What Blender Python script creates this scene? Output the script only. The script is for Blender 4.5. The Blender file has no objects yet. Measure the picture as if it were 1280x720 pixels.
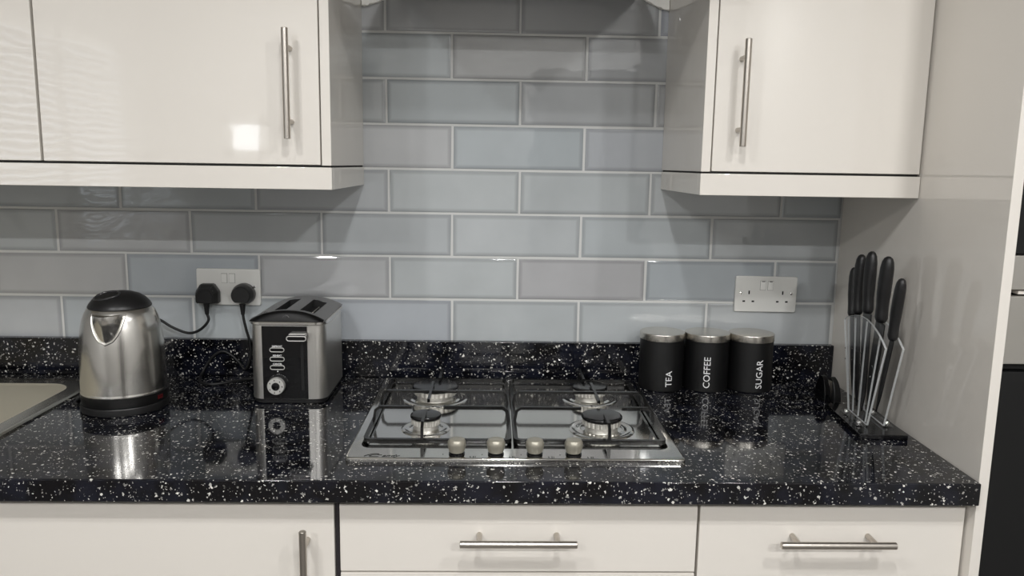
import bpy, bmesh, math, random
from mathutils import Vector, Matrix
random.seed(7)
PI = math.pi
S = bpy.context.scene
COL = S.collection

# ------------------------------------------------------------------ helpers
def lin(r, g, b):
    f = lambda c: (c/255/12.92) if c/255 <= .04045 else ((c/255+.055)/1.055)**2.4
    return (f(r), f(g), f(b), 1)

def obj(name, bm, mats, parent=None, smooth=None, loc=None):
    me = bpy.data.meshes.new(name)
    bmesh.ops.recalc_face_normals(bm, faces=bm.faces[:])
    bm.to_mesh(me); bm.free()
    o = bpy.data.objects.new(name, me); COL.objects.link(o)
    for m in (mats if isinstance(mats, (list, tuple)) else [mats]):
        me.materials.append(m)
    if smooth is not None:
        me.shade_smooth()
        try: me.set_sharp_from_angle(angle=math.radians(smooth))
        except Exception: pass
        wn = o.modifiers.new('weighted', 'WEIGHTED_NORMAL'); wn.keep_sharp = True; wn.weight = 100
    if parent: o.parent = parent
    if loc: o.location = loc
    return o

def tag(o, label, cat, group=None):
    o['label'] = label; o['category'] = cat
    if group: o['group'] = group
    return o

def thing(name, label, cat, loc=(0, 0, 0), rz=0, group=None):
    o = bpy.data.objects.new(name, None); COL.objects.link(o)
    o.location = loc; o.rotation_euler = (0, 0, rz); o.empty_display_size = .05
    return tag(o, label, cat, group)

def struct(o):
    o['kind'] = 'structure'; return o

def box(bm, x0, x1, y0, y1, z0, z1, bev=0, seg=2, mi=0):
    t = bmesh.new()
    bmesh.ops.create_cube(t, size=1)
    bmesh.ops.scale(t, vec=(x1-x0, y1-y0, z1-z0), verts=t.verts)
    bmesh.ops.translate(t, vec=((x0+x1)/2, (y0+y1)/2, (z0+z1)/2), verts=t.verts)
    if bev: bmesh.ops.bevel(t, geom=t.edges[:], offset=bev, segments=seg, profile=.5, affect='EDGES')
    merge(bm, t, mi)

def merge(bm, t, mi=0, M=None):
    if M is not None: bmesh.ops.transform(t, matrix=M, verts=t.verts)
    mp = {v: bm.verts.new(v.co) for v in t.verts}
    for f in t.faces:
        try:
            nf = bm.faces.new([mp[v] for v in f.verts]); nf.material_index = mi
        except ValueError: pass
    t.free()

def prism(bm, poly, z0, z1, bev=0, seg=2, mi=0, M=None, side_mi=None, vert_bev=True):
    """extrude an xy polygon from z0 to z1"""
    t = bmesh.new()
    lo = [t.verts.new((x, y, z0)) for x, y in poly]; hi = [t.verts.new((x, y, z1)) for x, y in poly]
    t.faces.new(lo[::-1]); t.faces.new(hi)
    n = len(poly)
    for i in range(n): t.faces.new((lo[i], lo[(i+1) % n], hi[(i+1) % n], hi[i]))
    if bev:
        es = t.edges[:] if vert_bev else [e for e in t.edges if abs(e.verts[0].co.z-e.verts[1].co.z) < 1e-7]
        bmesh.ops.bevel(t, geom=es, offset=bev, segments=seg, profile=.5, affect='EDGES')
    if side_mi is None: merge(bm, t, mi, M); return
    bmesh.ops.recalc_face_normals(t, faces=t.faces[:])
    mp = {}
    if M is not None: bmesh.ops.transform(t, matrix=M, verts=t.verts)
    caps = {f for f in t.faces if len(f.verts) > 4}
    mp = {v: bm.verts.new(v.co) for v in t.verts}
    for f in t.faces:
        nf = bm.faces.new([mp[v] for v in f.verts]); nf.material_index = mi if f in caps else side_mi
    t.free()

def lathe(bm, prof, n=48, c=(0, 0, 0), mi=0, M=None):
    t = bmesh.new(); rings = []
    for r, z in prof:
        if r < 1e-6: rings.append([t.verts.new((c[0], c[1], c[2]+z))])
        else: rings.append([t.verts.new((c[0]+r*math.cos(2*PI*k/n), c[1]+r*math.sin(2*PI*k/n), c[2]+z)) for k in range(n)])
    for a, b in zip(rings, rings[1:]):
        for k in range(n):
            q = [a[k % len(a)], a[(k+1) % len(a)], b[(k+1) % len(b)], b[k % len(b)]]
            u = []
            for v in q:
                if v not in u: u.append(v)
            if len(u) > 2: t.faces.new(u)
    for rg, flip in ((rings[0], 1), (rings[-1], 0)):
        if len(rg) > 2: t.faces.new(rg[::-1] if flip else rg)
    merge(bm, t, mi, M)

def catmull(pts, sub=8):
    P = [Vector(p) for p in pts]; P = [2*P[0]-P[1]] + P + [2*P[-1]-P[-2]]
    out = []
    for i in range(1, len(P)-2):
        for s in range(sub):
            t = s/sub; a, b, c, d = P[i-1:i+3]
            out.append(.5*((2*b)+(c-a)*t+(2*a-5*b+4*c-d)*t*t+(3*b-a-3*c+d)*t**3))
    out.append(P[-2]); return out

def tube(bm, pts, r, n=10, mi=0, smooth_path=True, sub=8, closed=False, rect=None):
    P = catmull(pts, sub) if smooth_path else [Vector(p) for p in pts]
    t = bmesh.new(); rings = []; up = None; m = len(P)
    for i, p in enumerate(P):
        if closed: d = P[(i+1) % m]-P[i-1]
        else: d = P[min(i+1, m-1)]-P[max(i-1, 0)]
        d.normalize()
        if up is None:
            up = Vector((0, 0, 1)) if abs(d.z) < .9 else Vector((0, 1, 0))
        s = d.cross(up).normalized(); up = s.cross(d).normalized()
        rr = r[min(i*len(r)//m, len(r)-1)] if isinstance(r, (list, tuple)) else r
        if rect:
            w, h = rect; cc = [(-w, -h), (w, -h), (w, h), (-w, h)]
            rings.append([t.verts.new(p+s*a+up*b) for a, b in cc])
        else:
            rings.append([t.verts.new(p+s*rr*math.cos(2*PI*k/n)+up*rr*math.sin(2*PI*k/n)) for k in range(n)])
    k_ = len(rings[0])
    for i in range(m if closed else m-1):
        a, b = rings[i], rings[(i+1) % m]
        for k in range(k_): t.faces.new((a[k], a[(k+1) % k_], b[(k+1) % k_], b[k]))
    if not closed:
        t.faces.new(rings[0][::-1]); t.faces.new(rings[-1])
    merge(bm, t, mi)

def rrect(x0, x1, y0, y1, r, n=6):
    out = []
    for cx, cy, a0 in ((x1-r, y1-r, 0), (x0+r, y1-r, PI/2), (x0+r, y0+r, PI), (x1-r, y0+r, 1.5*PI)):
        for k in range(n+1):
            a = a0+PI/2*k/n; out.append((cx+r*math.cos(a), cy+r*math.sin(a)))
    return out

def loft(bm, loops, cap0=True, cap1=True, mi=0):
    t = bmesh.new()
    R = [[t.verts.new(p) for p in L] for L in loops]; n = len(R[0])
    for a, b in zip(R, R[1:]):
        for k in range(n): t.faces.new((a[k], a[(k+1) % n], b[(k+1) % n], b[k]))
    if cap0: t.faces.new(R[0][::-1])
    if cap1: t.faces.new(R[-1])
    merge(bm, t, mi)

def cyl(bm, p0, p1, r, n=20, bev=0, mi=0):
    p0, p1 = Vector(p0), Vector(p1); d = p1-p0; L = d.length
    pr = [(0, 0), (r-bev, 0), (r, bev), (r, L-bev), (r-bev, L), (0, L)] if bev else [(0, 0), (r, 0), (r, L), (0, L)]
    M = Matrix.Translation(p0) @ d.to_track_quat('Z', 'Y').to_matrix().to_4x4()
    lathe(bm, pr, n, mi=mi, M=M)

def text_bm(body, size, depth=.0003, shear=0, align='CENTER', bold=0):
    cu = bpy.data.curves.new('t', 'FONT'); cu.body = body; cu.size = size; cu.extrude = depth
    cu.shear = shear; cu.align_x = align; cu.align_y = 'CENTER'; cu.resolution_u = 3; cu.offset = bold
    o = bpy.data.objects.new('t', cu); COL.objects.link(o)
    dg = bpy.context.evaluated_depsgraph_get(); dg.update()
    me = bpy.data.meshes.new_from_object(o.evaluated_get(dg))
    bm = bmesh.new(); bm.from_mesh(me)
    bpy.data.objects.remove(o); bpy.data.curves.remove(cu); bpy.data.meshes.remove(me)
    return bm

# ------------------------------------------------------------------ materials
def nodes(name):
    m = bpy.data.materials.new(name); m.use_nodes = True
    nt = m.node_tree; return m, nt, nt.nodes['Principled BSDF']

def mat(name, col, rough=.5, metal=0, coat=0, spec=.5, bump=None, aniso=0, rough_noise=None):
    m, nt, p = nodes(name)
    p.inputs['Base Color'].default_value = col
    p.inputs['Roughness'].default_value = rough
    p.inputs['Metallic'].default_value = metal
    p.inputs['Coat Weight'].default_value = coat
    p.inputs['Specular IOR Level'].default_value = spec
    p.inputs['Anisotropic'].default_value = aniso
    tc = nt.nodes.new('ShaderNodeTexCoord')
    if bump:
        scale, strength, dist, stretch = bump
        mp = nt.nodes.new('ShaderNodeMapping'); mp.inputs['Scale'].default_value = stretch
        nz = nt.nodes.new('ShaderNodeTexNoise'); nz.inputs['Scale'].default_value = scale; nz.inputs['Detail'].default_value = 2
        bp = nt.nodes.new('ShaderNodeBump'); bp.inputs['Strength'].default_value = strength; bp.inputs['Distance'].default_value = dist
        nt.links.new(tc.outputs['Object'], mp.inputs['Vector']); nt.links.new(mp.outputs['Vector'], nz.inputs['Vector'])
        nt.links.new(nz.outputs['Fac'], bp.inputs['Height']); nt.links.new(bp.outputs['Normal'], p.inputs['Normal'])
    if rough_noise:
        scale, lo, hi, stretch = rough_noise
        mp = nt.nodes.new('ShaderNodeMapping'); mp.inputs['Scale'].default_value = stretch
        nz = nt.nodes.new('ShaderNodeTexNoise'); nz.inputs['Scale'].default_value = scale; nz.inputs['Detail'].default_value = 3
        mr = nt.nodes.new('ShaderNodeMapRange'); mr.inputs['To Min'].default_value = lo; mr.inputs['To Max'].default_value = hi
        nt.links.new(tc.outputs['Object'], mp.inputs['Vector']); nt.links.new(mp.outputs['Vector'], nz.inputs['Vector'])
        nt.links.new(nz.outputs['Fac'], mr.inputs['Value']); nt.links.new(mr.outputs['Result'], p.inputs['Roughness'])
    return m

M_gloss = mat('cashmere_gloss', lin(224, 219, 211), .035, spec=.75, bump=(9, .02, .02, (1, 1, 1)))
M_carc = mat('cabinet_carcass', lin(214, 208, 199), .35)
M_dark = mat('dark_gap', lin(18, 18, 18), .8)
M_wall = mat('white_plaster', lin(176, 175, 173), .85, bump=(40, .2, .004, (1, 1, 1)))
M_ceil = mat('ceiling_white', lin(222, 221, 219), .9)
M_floor = mat('grey_floor', lin(104, 100, 96), .4)
M_filler = mat('white_filler', lin(245, 244, 238), .8, bump=(60, .6, .004, (1, 1, 1)))
M_grout = mat('grout', lin(204, 205, 203), .75)
M_steel = mat('brushed_steel', lin(224, 222, 217), .2, 1, aniso=.5, bump=(60, .05, .002, (6, 6, .12)))
M_bar = mat('handle_steel', lin(190, 184, 176), .3, 1)
M_chrome = mat('chrome', lin(225, 225, 225), .06, 1)
M_hob = mat('hob_steel', lin(214, 213, 209), .09, 1, rough_noise=(20, .06, .12, (.3, 14, 14)))
M_lid = mat('lid_steel', lin(206, 202, 194), .27, 1, bump=(60, .08, .002, (6, 6, .1)))
M_sink = mat('sink_steel', lin(200, 197, 188), .22, 1)
M_basin = mat('sink_basin_steel', lin(214, 208, 190), .6, .75)
M_black = mat('satin_black_plastic', lin(20, 20, 21), .38)
M_blackg = mat('gloss_black', lin(8, 8, 10), .05)
M_glass_blk = mat('black_oven_glass', lin(9, 10, 11), .04)
M_canister = mat('canister_black', lin(8, 8, 9), .45)
M_enamel = mat('cast_black', lin(14, 14, 14), .22)
M_cap = mat('burner_enamel', lin(16, 16, 17), .16)
M_alu = mat('burner_aluminium', lin(226, 224, 218), .4, .85)
M_bright = mat('silver_finish', lin(205, 204, 200), .35, .4)
M_knob = mat('champagne_knob', lin(160, 156, 143), .32, .45)
M_plate = mat('white_metal_faceplate', lin(224, 224, 220), .3, .15)
M_switch = mat('switch_white', lin(228, 228, 224), .3)
M_rubber = mat('cable_rubber', lin(15, 15, 16), .5)
M_white = mat('white_print', lin(232, 232, 232), .5)
M_grey = mat('grey_print', lin(95, 95, 95), .5)
M_crown = mat('toaster_grey', lin(128, 128, 128), .32, .7)
M_tsteel = mat('toaster_steel', lin(226, 224, 219), .33, 1)
M_handle = mat('knife_handle', lin(22, 22, 23), .42, bump=(300, .08, .001, (1, 1, 1)))
M_blade = mat('black_blade', lin(10, 10, 11), .3)
M_red = mat('red_window', lin(70, 14, 18), .2)
M_oven = mat('oven_steel', lin(196, 193, 186), .3, .85)

def tile_mat():
    m, nt, p = nodes('glazed_tile')
    at = nt.nodes.new('ShaderNodeAttribute'); at.attribute_name = 'tile_colour'
    tc = nt.nodes.new('ShaderNodeTexCoord')
    nz = nt.nodes.new('ShaderNodeTexNoise'); nz.inputs['Scale'].default_value = 7; nz.inputs['Detail'].default_value = 3
    hs = nt.nodes.new('ShaderNodeMix'); hs.data_type = 'RGBA'; hs.blend_type = 'MULTIPLY'
    hs.inputs['Factor'].default_value = .55
    cr = nt.nodes.new('ShaderNodeMapRange'); cr.inputs['To Min'].default_value = .72; cr.inputs['To Max'].default_value = 1.2
    nt.links.new(tc.outputs['Object'], nz.inputs['Vector']); nt.links.new(nz.outputs['Fac'], cr.inputs['Value'])
    nt.links.new(at.outputs['Color'], hs.inputs['A']); nt.links.new(cr.outputs['Result'], hs.inputs['B'])
    nt.links.new(hs.outputs['Result'], p.inputs['Base Color'])
    p.inputs['Roughness'].default_value = .035; p.inputs['Specular IOR Level'].default_value = .65
    mp = nt.nodes.new('ShaderNodeMapping'); mp.inputs['Scale'].default_value = (1, 1, 1.6)
    n2 = nt.nodes.new('ShaderNodeTexNoise'); n2.inputs['Scale'].default_value = 16; n2.inputs['Detail'].default_value = 1
    bp = nt.nodes.new('ShaderNodeBump'); bp.inputs['Strength'].default_value = .05; bp.inputs['Distance'].default_value = .01
    nt.links.new(tc.outputs['Object'], mp.inputs['Vector']); nt.links.new(mp.outputs['Vector'], n2.inputs['Vector'])
    nt.links.new(n2.outputs['Fac'], bp.inputs['Height']); nt.links.new(bp.outputs['Normal'], p.inputs['Normal'])
    return m
M_tile = tile_mat()

def granite_mat():
    m, nt, p = nodes('speckled_laminate')
    tc = nt.nodes.new('ShaderNodeTexCoord')
    L = nt.links
    def layer(scale, keep, rad, seed):
        mp = nt.nodes.new('ShaderNodeMapping'); mp.inputs['Location'].default_value = (seed, seed*1.7, seed*.6)
        mp.inputs['Rotation'].default_value = (.4, .3, seed)
        nz = nt.nodes.new('ShaderNodeTexNoise'); nz.inputs['Scale'].default_value = scale*1.1
        mx = nt.nodes.new('ShaderNodeMix'); mx.data_type = 'VECTOR'; mx.inputs['Factor'].default_value = 1.1/scale
        L.new(tc.outputs['Object'], mp.inputs['Vector'])
        L.new(mp.outputs['Vector'], nz.inputs['Vector'])
        L.new(mp.outputs['Vector'], mx.inputs['A']); L.new(nz.outputs['Color'], mx.inputs['B'])
        vo = nt.nodes.new('ShaderNodeTexVoronoi'); vo.inputs['Scale'].default_value = scale; vo.distance = 'MANHATTAN'
        L.new(mx.outputs['Result'], vo.inputs['Vector'])
        se = nt.nodes.new('ShaderNodeSeparateColor'); L.new(vo.outputs['Color'], se.inputs['Color'])
        gt = nt.nodes.new('ShaderNodeMath'); gt.operation = 'LESS_THAN'; gt.inputs[1].default_value = keep
        L.new(se.outputs['Red'], gt.inputs[0])
        rr = nt.nodes.new('ShaderNodeMapRange'); rr.inputs['To Min'].default_value = rad*.55; rr.inputs['To Max'].default_value = rad*1.25
        L.new(se.outputs['Green'], rr.inputs['Value'])
        lt = nt.nodes.new('ShaderNodeMath'); lt.operation = 'LESS_THAN'
        L.new(vo.outputs['Distance'], lt.inputs[0]); L.new(rr.outputs['Result'], lt.inputs[1])
        mu = nt.nodes.new('ShaderNodeMath'); mu.operation = 'MULTIPLY'; L.new(gt.outputs[0], mu.inputs[0]); L.new(lt.outputs[0], mu.inputs[1])
        br = nt.nodes.new('ShaderNodeMapRange'); br.inputs['To Min'].default_value = .06; br.inputs['To Max'].default_value = 1
        L.new(se.outputs['Blue'], br.inputs['Value'])
        m2 = nt.nodes.new('ShaderNodeMath'); m2.operation = 'MULTIPLY'; L.new(mu.outputs[0], m2.inputs[0]); L.new(br.outputs['Result'], m2.inputs[1])
        return m2
    a = layer(150, .30, .46, 3.1); b = layer(290, .24, .42, 9.4)
    ad = nt.nodes.new('ShaderNodeMath'); ad.operation = 'MAXIMUM'; L.new(a.outputs[0], ad.inputs[0]); L.new(b.outputs[0], ad.inputs[1])
    nz = nt.nodes.new('ShaderNodeTexNoise'); nz.inputs['Scale'].default_value = 26; nz.inputs['Detail'].default_value = 2
    L.new(tc.outputs['Object'], nz.inputs['Vector'])
    bc = nt.nodes.new('ShaderNodeMix'); bc.data_type = 'RGBA'; bc.inputs['A'].default_value = lin(8, 8, 11); bc.inputs['B'].default_value = lin(22, 24, 34)
    cr = nt.nodes.new('ShaderNodeMapRange'); cr.inputs['From Min'].default_value = .4; cr.inputs['From Max'].default_value = .65
    L.new(nz.outputs['Fac'], cr.inputs['Value']); L.new(cr.outputs['Result'], bc.inputs['Factor'])
    mx = nt.nodes.new('ShaderNodeMix'); mx.data_type = 'RGBA'; mx.inputs['B'].default_value = lin(232, 230, 222)
    L.new(ad.outputs[0], mx.inputs['Factor']); L.new(bc.outputs['Result'], mx.inputs['A'])
    L.new(mx.outputs['Result'], p.inputs['Base Color'])
    p.inputs['Roughness'].default_value = .06
    return m
M_gran = granite_mat()

def acrylic_mat(name, tint, gl, extra=0):
    m, nt, p = nodes(name)
    nt.nodes.remove(p); out = nt.nodes['Material Output']
    tr = nt.nodes.new('ShaderNodeBsdfTransparent'); tr.inputs['Color'].default_value = (tint, tint, tint, 1)
    g = nt.nodes.new('ShaderNodeBsdfGlossy'); g.inputs['Roughness'].default_value = .05
    fr = nt.nodes.new('ShaderNodeFresnel'); fr.inputs['IOR'].default_value = 1.4
    mx = nt.nodes.new('ShaderNodeMixShader')
    ge = nt.nodes.new('ShaderNodeNewGeometry'); sb = nt.nodes.new('ShaderNodeMath'); sb.operation = 'SUBTRACT'; sb.inputs[0].default_value = 1
    nt.links.new(ge.outputs['Backfacing'], sb.inputs[1]); mu = nt.nodes.new('ShaderNodeMath'); mu.operation = 'MULTIPLY'
    nt.links.new(sb.outputs[0], mu.inputs[0]); nt.links.new(fr.outputs[0], mu.inputs[1]); nt.links.new(mu.outputs[0], mx.inputs[0]); nt.links.new(tr.outputs[0], mx.inputs[1]); nt.links.new(g.outputs[0], mx.inputs[2])
    last = mx
    if extra:
        d = nt.nodes.new('ShaderNodeBsdfTranslucent'); d.inputs['Color'].default_value = lin(235, 238, 238)
        d2 = nt.nodes.new('ShaderNodeBsdfDiffuse'); d2.inputs['Color'].default_value = lin(235, 238, 238)
        ad = nt.nodes.new('ShaderNodeMixShader'); nt.links.new(d.outputs[0], ad.inputs[1]); nt.links.new(d2.outputs[0], ad.inputs[2])
        m2 = nt.nodes.new('ShaderNodeMixShader'); m2.inputs[0].default_value = extra
        nt.links.new(mx.outputs[0], m2.inputs[1]); nt.links.new(ad.outputs[0], m2.inputs[2]); last = m2
    nt.links.new(last.outputs[0], out.inputs[0])
    return m
M_acr = acrylic_mat('clear_acrylic', .985, 1)
M_acre = acrylic_mat('acrylic_lit_edge', .9, 1, .75)  # whitish mix paints in the light that gathers at the sheet edges

def emit_mat(name, col, s):
    m, nt, p = nodes(name); nt.nodes.remove(p)
    e = nt.nodes.new('ShaderNodeEmission'); e.inputs[0].default_value = col; e.inputs[1].default_value = s
    nt.links.new(e.outputs[0], nt.nodes['Material Output'].inputs[0]); return m

# ------------------------------------------------------------------ constants
WT = .900                                   # worktop height
def panel_x(y): return .910 + .0273*y       # tall panel leans in slightly towards the room
CX0, CX1 = -.202, .482                      # inner faces of the two wall cabinets
LY, RY = -.365, -.347                       # their door planes
ZB = 1.0843                                 # first grout line

# ------------------------------------------------------------------ room shell
def tiled_wall():
    rows = {0: {-3: -.906, -2: -.603, -1: -.301, 0: .0008, 1: .2995, 2: .604},
            1: {-2.5: -.752, -1.5: -.447, -.5: -.1445, .5: .1535, 1.5: .4545, 2.5: .762},
            2: {-3: -.904, -2: -.601, -1: -.301, 0: -.0002, 1: .299, 2: .606},
            3: {-2.5: -.757, -1.5: -.45, -.5: -.1455, .5: .155, 1.5: .458, 2.5: .767},
            4: {0: -.0001, 1: .3013}, 5: {-.5: -.1495, .5: .153, 1.5: .462}, 6: {0: -.0018, 1: .3017}, 7: {-.5: -.151, .5: .1508, 1.5: .463}}
    base = [lin(158, 161, 163), lin(150, 155, 160), lin(160, 158, 160), lin(153, 160, 164), lin(148, 150, 154)]
    special = {(1, .5): lin(156, 151, 154), (1, 1.5): lin(136, 145, 154), (5, -.5): lin(140, 149, 154), (4, 0): lin(141, 150, 156),
               (4, 1): lin(146, 148, 156), (0, -1): lin(140, 145, 156), (2, 0): lin(165, 169, 172), (2, 1): lin(158, 165, 169),
               (3, -.5): lin(161, 166, 168), (3, .5): lin(161, 166, 168), (1, -.5): lin(163, 168, 170), (0, 0): lin(160, 165, 168), (0, 1): lin(160, 165, 168),
               (2, -1): lin(152, 156, 160), (6, 0): lin(160, 158, 158), (6, 1): lin(146, 146, 150), (5, .5): lin(156, 157, 160), (1, -2.5): lin(140, 148, 158),
               (1, -3.5): lin(164, 160, 160), (0, -3): lin(142, 148, 154), (0, -4): lin(150, 150, 154), (7, .5): lin(150, 149, 151), (7, -.5): lin(150, 149, 151), (7, 1.5): lin(140, 142, 156)}
    bm = bmesh.new(); cl = bm.loops.layers.float_color.new('tile_colour')
    g = .0021
    XL, XR = -2.0, .909
    for r in range(0, 8):
        z0 = ZB + (r-1)*.1006; z1 = z0+.1006
        if r == 0: z0 = .900                # the bottom course runs down behind the upstand
        par = .5 if r % 2 else 0
        k = -7+par; xs = []
        while k < 4:
            xs.append((k, rows[r].get(k, k*.302 + (.0 if par == 0 else .003)))); k += 1
        for (k, xa), (_, xb) in zip(xs, xs[1:]):
            a, b = max(xa, XL), min(xb, XR)
            if b-a < .01: continue
            rnd = random.Random(hash((r, k*2)) & 0xffff)
            c = special.get((r, k), base[rnd.randrange(len(base))])
            c = tuple(1.33*(.42*q+.58*w_) for q, w_ in zip(c[:3], lin(158, 162, 163)[:3])) + (1,)
            x0, x1, zz0, zz1 = a+g, b-g, z0+g, z1-g
            if b == XR: x1 = XR-.0005
            dz = [rnd.uniform(-.0004, .0004) for _ in range(4)]
            # pillowed edge in three loops
            loops = []
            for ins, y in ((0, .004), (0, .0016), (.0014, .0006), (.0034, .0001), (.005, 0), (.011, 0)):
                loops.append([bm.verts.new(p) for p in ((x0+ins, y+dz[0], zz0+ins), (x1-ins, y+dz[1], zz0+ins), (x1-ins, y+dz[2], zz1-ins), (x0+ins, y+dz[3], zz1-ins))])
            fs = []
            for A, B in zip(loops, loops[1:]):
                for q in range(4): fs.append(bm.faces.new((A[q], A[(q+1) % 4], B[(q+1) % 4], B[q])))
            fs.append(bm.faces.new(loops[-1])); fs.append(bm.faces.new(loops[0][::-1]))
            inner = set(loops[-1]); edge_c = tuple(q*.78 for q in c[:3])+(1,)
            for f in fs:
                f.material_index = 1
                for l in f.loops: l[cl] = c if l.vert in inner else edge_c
    # wall body with grout face
    n0 = len(bm.faces)
    box(bm, -2.0, 1.60, .0012, .14, .0, ZB+7*.1006+.002, mi=0)
    box(bm, -2.0, 1.60, .003, .14, ZB+7*.1006+.002, 2.40, mi=2)
    me = bpy.data.meshes.new('wall_back')
    bmesh.ops.recalc_face_normals(bm, faces=bm.faces[:])
    bm.to_mesh(me); bm.free()
    for m in (M_grout, M_tile, M_wall): me.materials.append(m)
    o = bpy.data.objects.new('wall_back', me); COL.objects.link(o); return struct(o)
tiled_wall()

def slab(name, x0, x1, y0, y1, z0, z1, m):
    bm = bmesh.new(); box(bm, x0, x1, y0, y1, z0, z1); return struct(obj(name, bm, m))
slab('floor', -2.0, 1.6, -3.8, .14, -.1, 0, M_floor)
slab('ceiling', -2.0, 1.6, -3.8, .14, 2.4, 2.5, M_ceil)
slab('wall_left', -2.1, -2.0, -3.8, .14, 0, 2.4, M_wall)
slab('wall_right', 1.6, 1.7, -3.8, .14, 0, 2.4, M_wall)
# wall behind the camera, with a window opening and a doorway
bm = bmesh.new()
WX0, WX1, WZ0, WZ1 = -1.552, -1.272, 1.42, 1.665
DX0, DX1, DZ = .35, 1.2, 2.05
box(bm, -2.0, WX0, -3.9, -3.8, 0, 2.4); box(bm, WX0, WX1, -3.9, -3.8, 0, WZ0); box(bm, WX0, WX1, -3.9, -3.8, WZ1, 2.4)
box(bm, WX1, DX0, -3.9, -3.8, 0, 2.4); box(bm, DX0, DX1, -3.9, -3.8, DZ, 2.4); box(bm, DX1, 1.6, -3.9, -3.8, 0, 2.4)
struct(obj('wall_front', bm, M_wall))
bm = bmesh.new()
for a, b, c, d in ((WX0, WX1, WZ0, WZ0+.05), (WX0, WX1, WZ1-.05, WZ1), (WX0, WX0+.05, WZ0, WZ1), (WX1-.05, WX1, WZ0, WZ1)):
    box(bm, a, b, -3.87, -3.80, c, d)
w = struct(obj('window_1', bm, M_switch))
bm = bmesh.new(); box(bm, WX0+.05, WX1-.05, -3.865, -3.86, WZ0+.05, WZ1-.05)
obj('window_pane', bm, emit_mat('daylight_pane', (.92, .96, 1, 1), 6.5), w)
# larger window with a drawn blind on the left wall
w = bpy.data.objects.new('window_2', None); COL.objects.link(w); w['kind'] = 'structure'
V0, V1, U0, U1 = -3.5, -2.15, .95, 2.0
bm = bmesh.new()
for a, b, c, d in ((V0, V1, U0, U0+.05), (V0, V1, U1-.05, U1), (V0, V0+.05, U0, U1), (V1-.05, V1, U0, U1), (-2.85, -2.80, U0, U1)): box(bm, -2.0, -1.97, a, b, c, d)
obj('window_frame', bm, M_switch, w)
bm = bmesh.new(); box(bm, -1.999, -1.992, V0+.05, V1-.05, U0+.05, U1-.05); obj('window_pane', bm, emit_mat('evening_pane', (.85, .92, 1, 1), 2.6), w)
bm = bmesh.new(); z = U0+.06
while z < U1-.06:
    box(bm, -1.968, -1.945, V0+.03, V1-.03, z, z+.024); z += .036
obj('window_blind', bm, M_wall, w)
bm = bmesh.new(); box(bm, DX0+.02, DX1-.02, -3.88, -3.84, .01, DZ-.01); box(bm, DX0+.14, DX1-.14, -3.84, -3.83, 1.1, 1.9, .006); box(bm, DX0+.14, DX1-.14, -3.84, -3.83, .2, .95, .006)
struct(obj('door_1', bm, mat('door_reflection_dark', lin(58, 55, 52), .4)))  # unseen door, coloured dark to give the kettle dark reflected stripes

# ------------------------------------------------------------------ plaster patches at the top corners of the tiling
def patch(name, pts, label, lump):
    bm = bmesh.new(); prism(bm, pts, 0, .012, .0025, 2, M=Matrix(((1, 0, 0, 0), (0, 0, -1, .0008), (0, 1, 0, 0), (0, 0, 0, 1))), vert_bev=False)
    return tag(obj(name, bm, M_filler, smooth=40), label, 'plaster')
patch('plaster_patch', [(-.2015, 1.742), (-.196, 1.7405), (-.188, 1.7435), (-.181, 1.7445), (-.172, 1.7475), (-.164, 1.749), (-.158, 1.752), (-.154, 1.757), (-.146, 1.762), (-.13, 1.775), (-.13, 1.79), (-.2015, 1.79)],
      'ragged white plaster patch above the tiles in the left corner', 0)
patch('plaster_patch', [(.4815, 1.744), (.474, 1.7465), (.468, 1.749), (.461, 1.7485), (.454, 1.7525), (.445, 1.7565), (.437, 1.7585), (.43, 1.765), (.41, 1.776), (.41, 1.79), (.4815, 1.79)],
      'ragged white plaster patch above the tiles in the right corner', 0)

# ------------------------------------------------------------------ cooker hood (just above the frame)
hd = thing('cooker_hood', 'dark steel cooker hood between the two wall cabinets, high above the hob', 'cooker hood', (.14, 0, 1.768))
bm = bmesh.new()
loft(bm, [[(x, y, 0) for x, y in ((-.27, -.50), (.27, -.50), (.27, -.006), (-.27, -.006))],
          [(x, y, .045) for x, y in ((-.27, -.50), (.27, -.50), (.27, -.006), (-.27, -.006))],
          [(x, y, .23) for x, y in ((-.12, -.26), (.12, -.26), (.12, -.006), (-.12, -.006))]])
obj('canopy', bm, mat('hood_dark_steel', lin(58, 58, 57), .4, .5), hd)
bm = bmesh.new(); box(bm, -.12, .12, -.26, -.006, .23, .630); obj('chimney', bm, M_oven, hd)
bm = bmesh.new(); box(bm, -.21, .21, -.45, -.05, -.006, 0, .002); obj('grease_filter', bm, M_bar, hd)

# ------------------------------------------------------------------ wall cabinets
def bar_handle(L, axis, centre, wall_y, r=.006, pitch=.128):
    """T-bar handle: round bar on two posts; centre is on the bar's axis"""
    bm = bmesh.new(); c = Vector(centre); a = Vector((1, 0, 0)) if axis == 'x' else Vector((0, 0, 1))
    cyl(bm, c-a*L/2, c+a*L/2, r, 24, .0008)
    for s in (-1, 1):
        q = c+a*s*pitch/2; cyl(bm, q, (q.x, wall_y+.0005, q.z), .0048, 16)
    return bm

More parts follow.
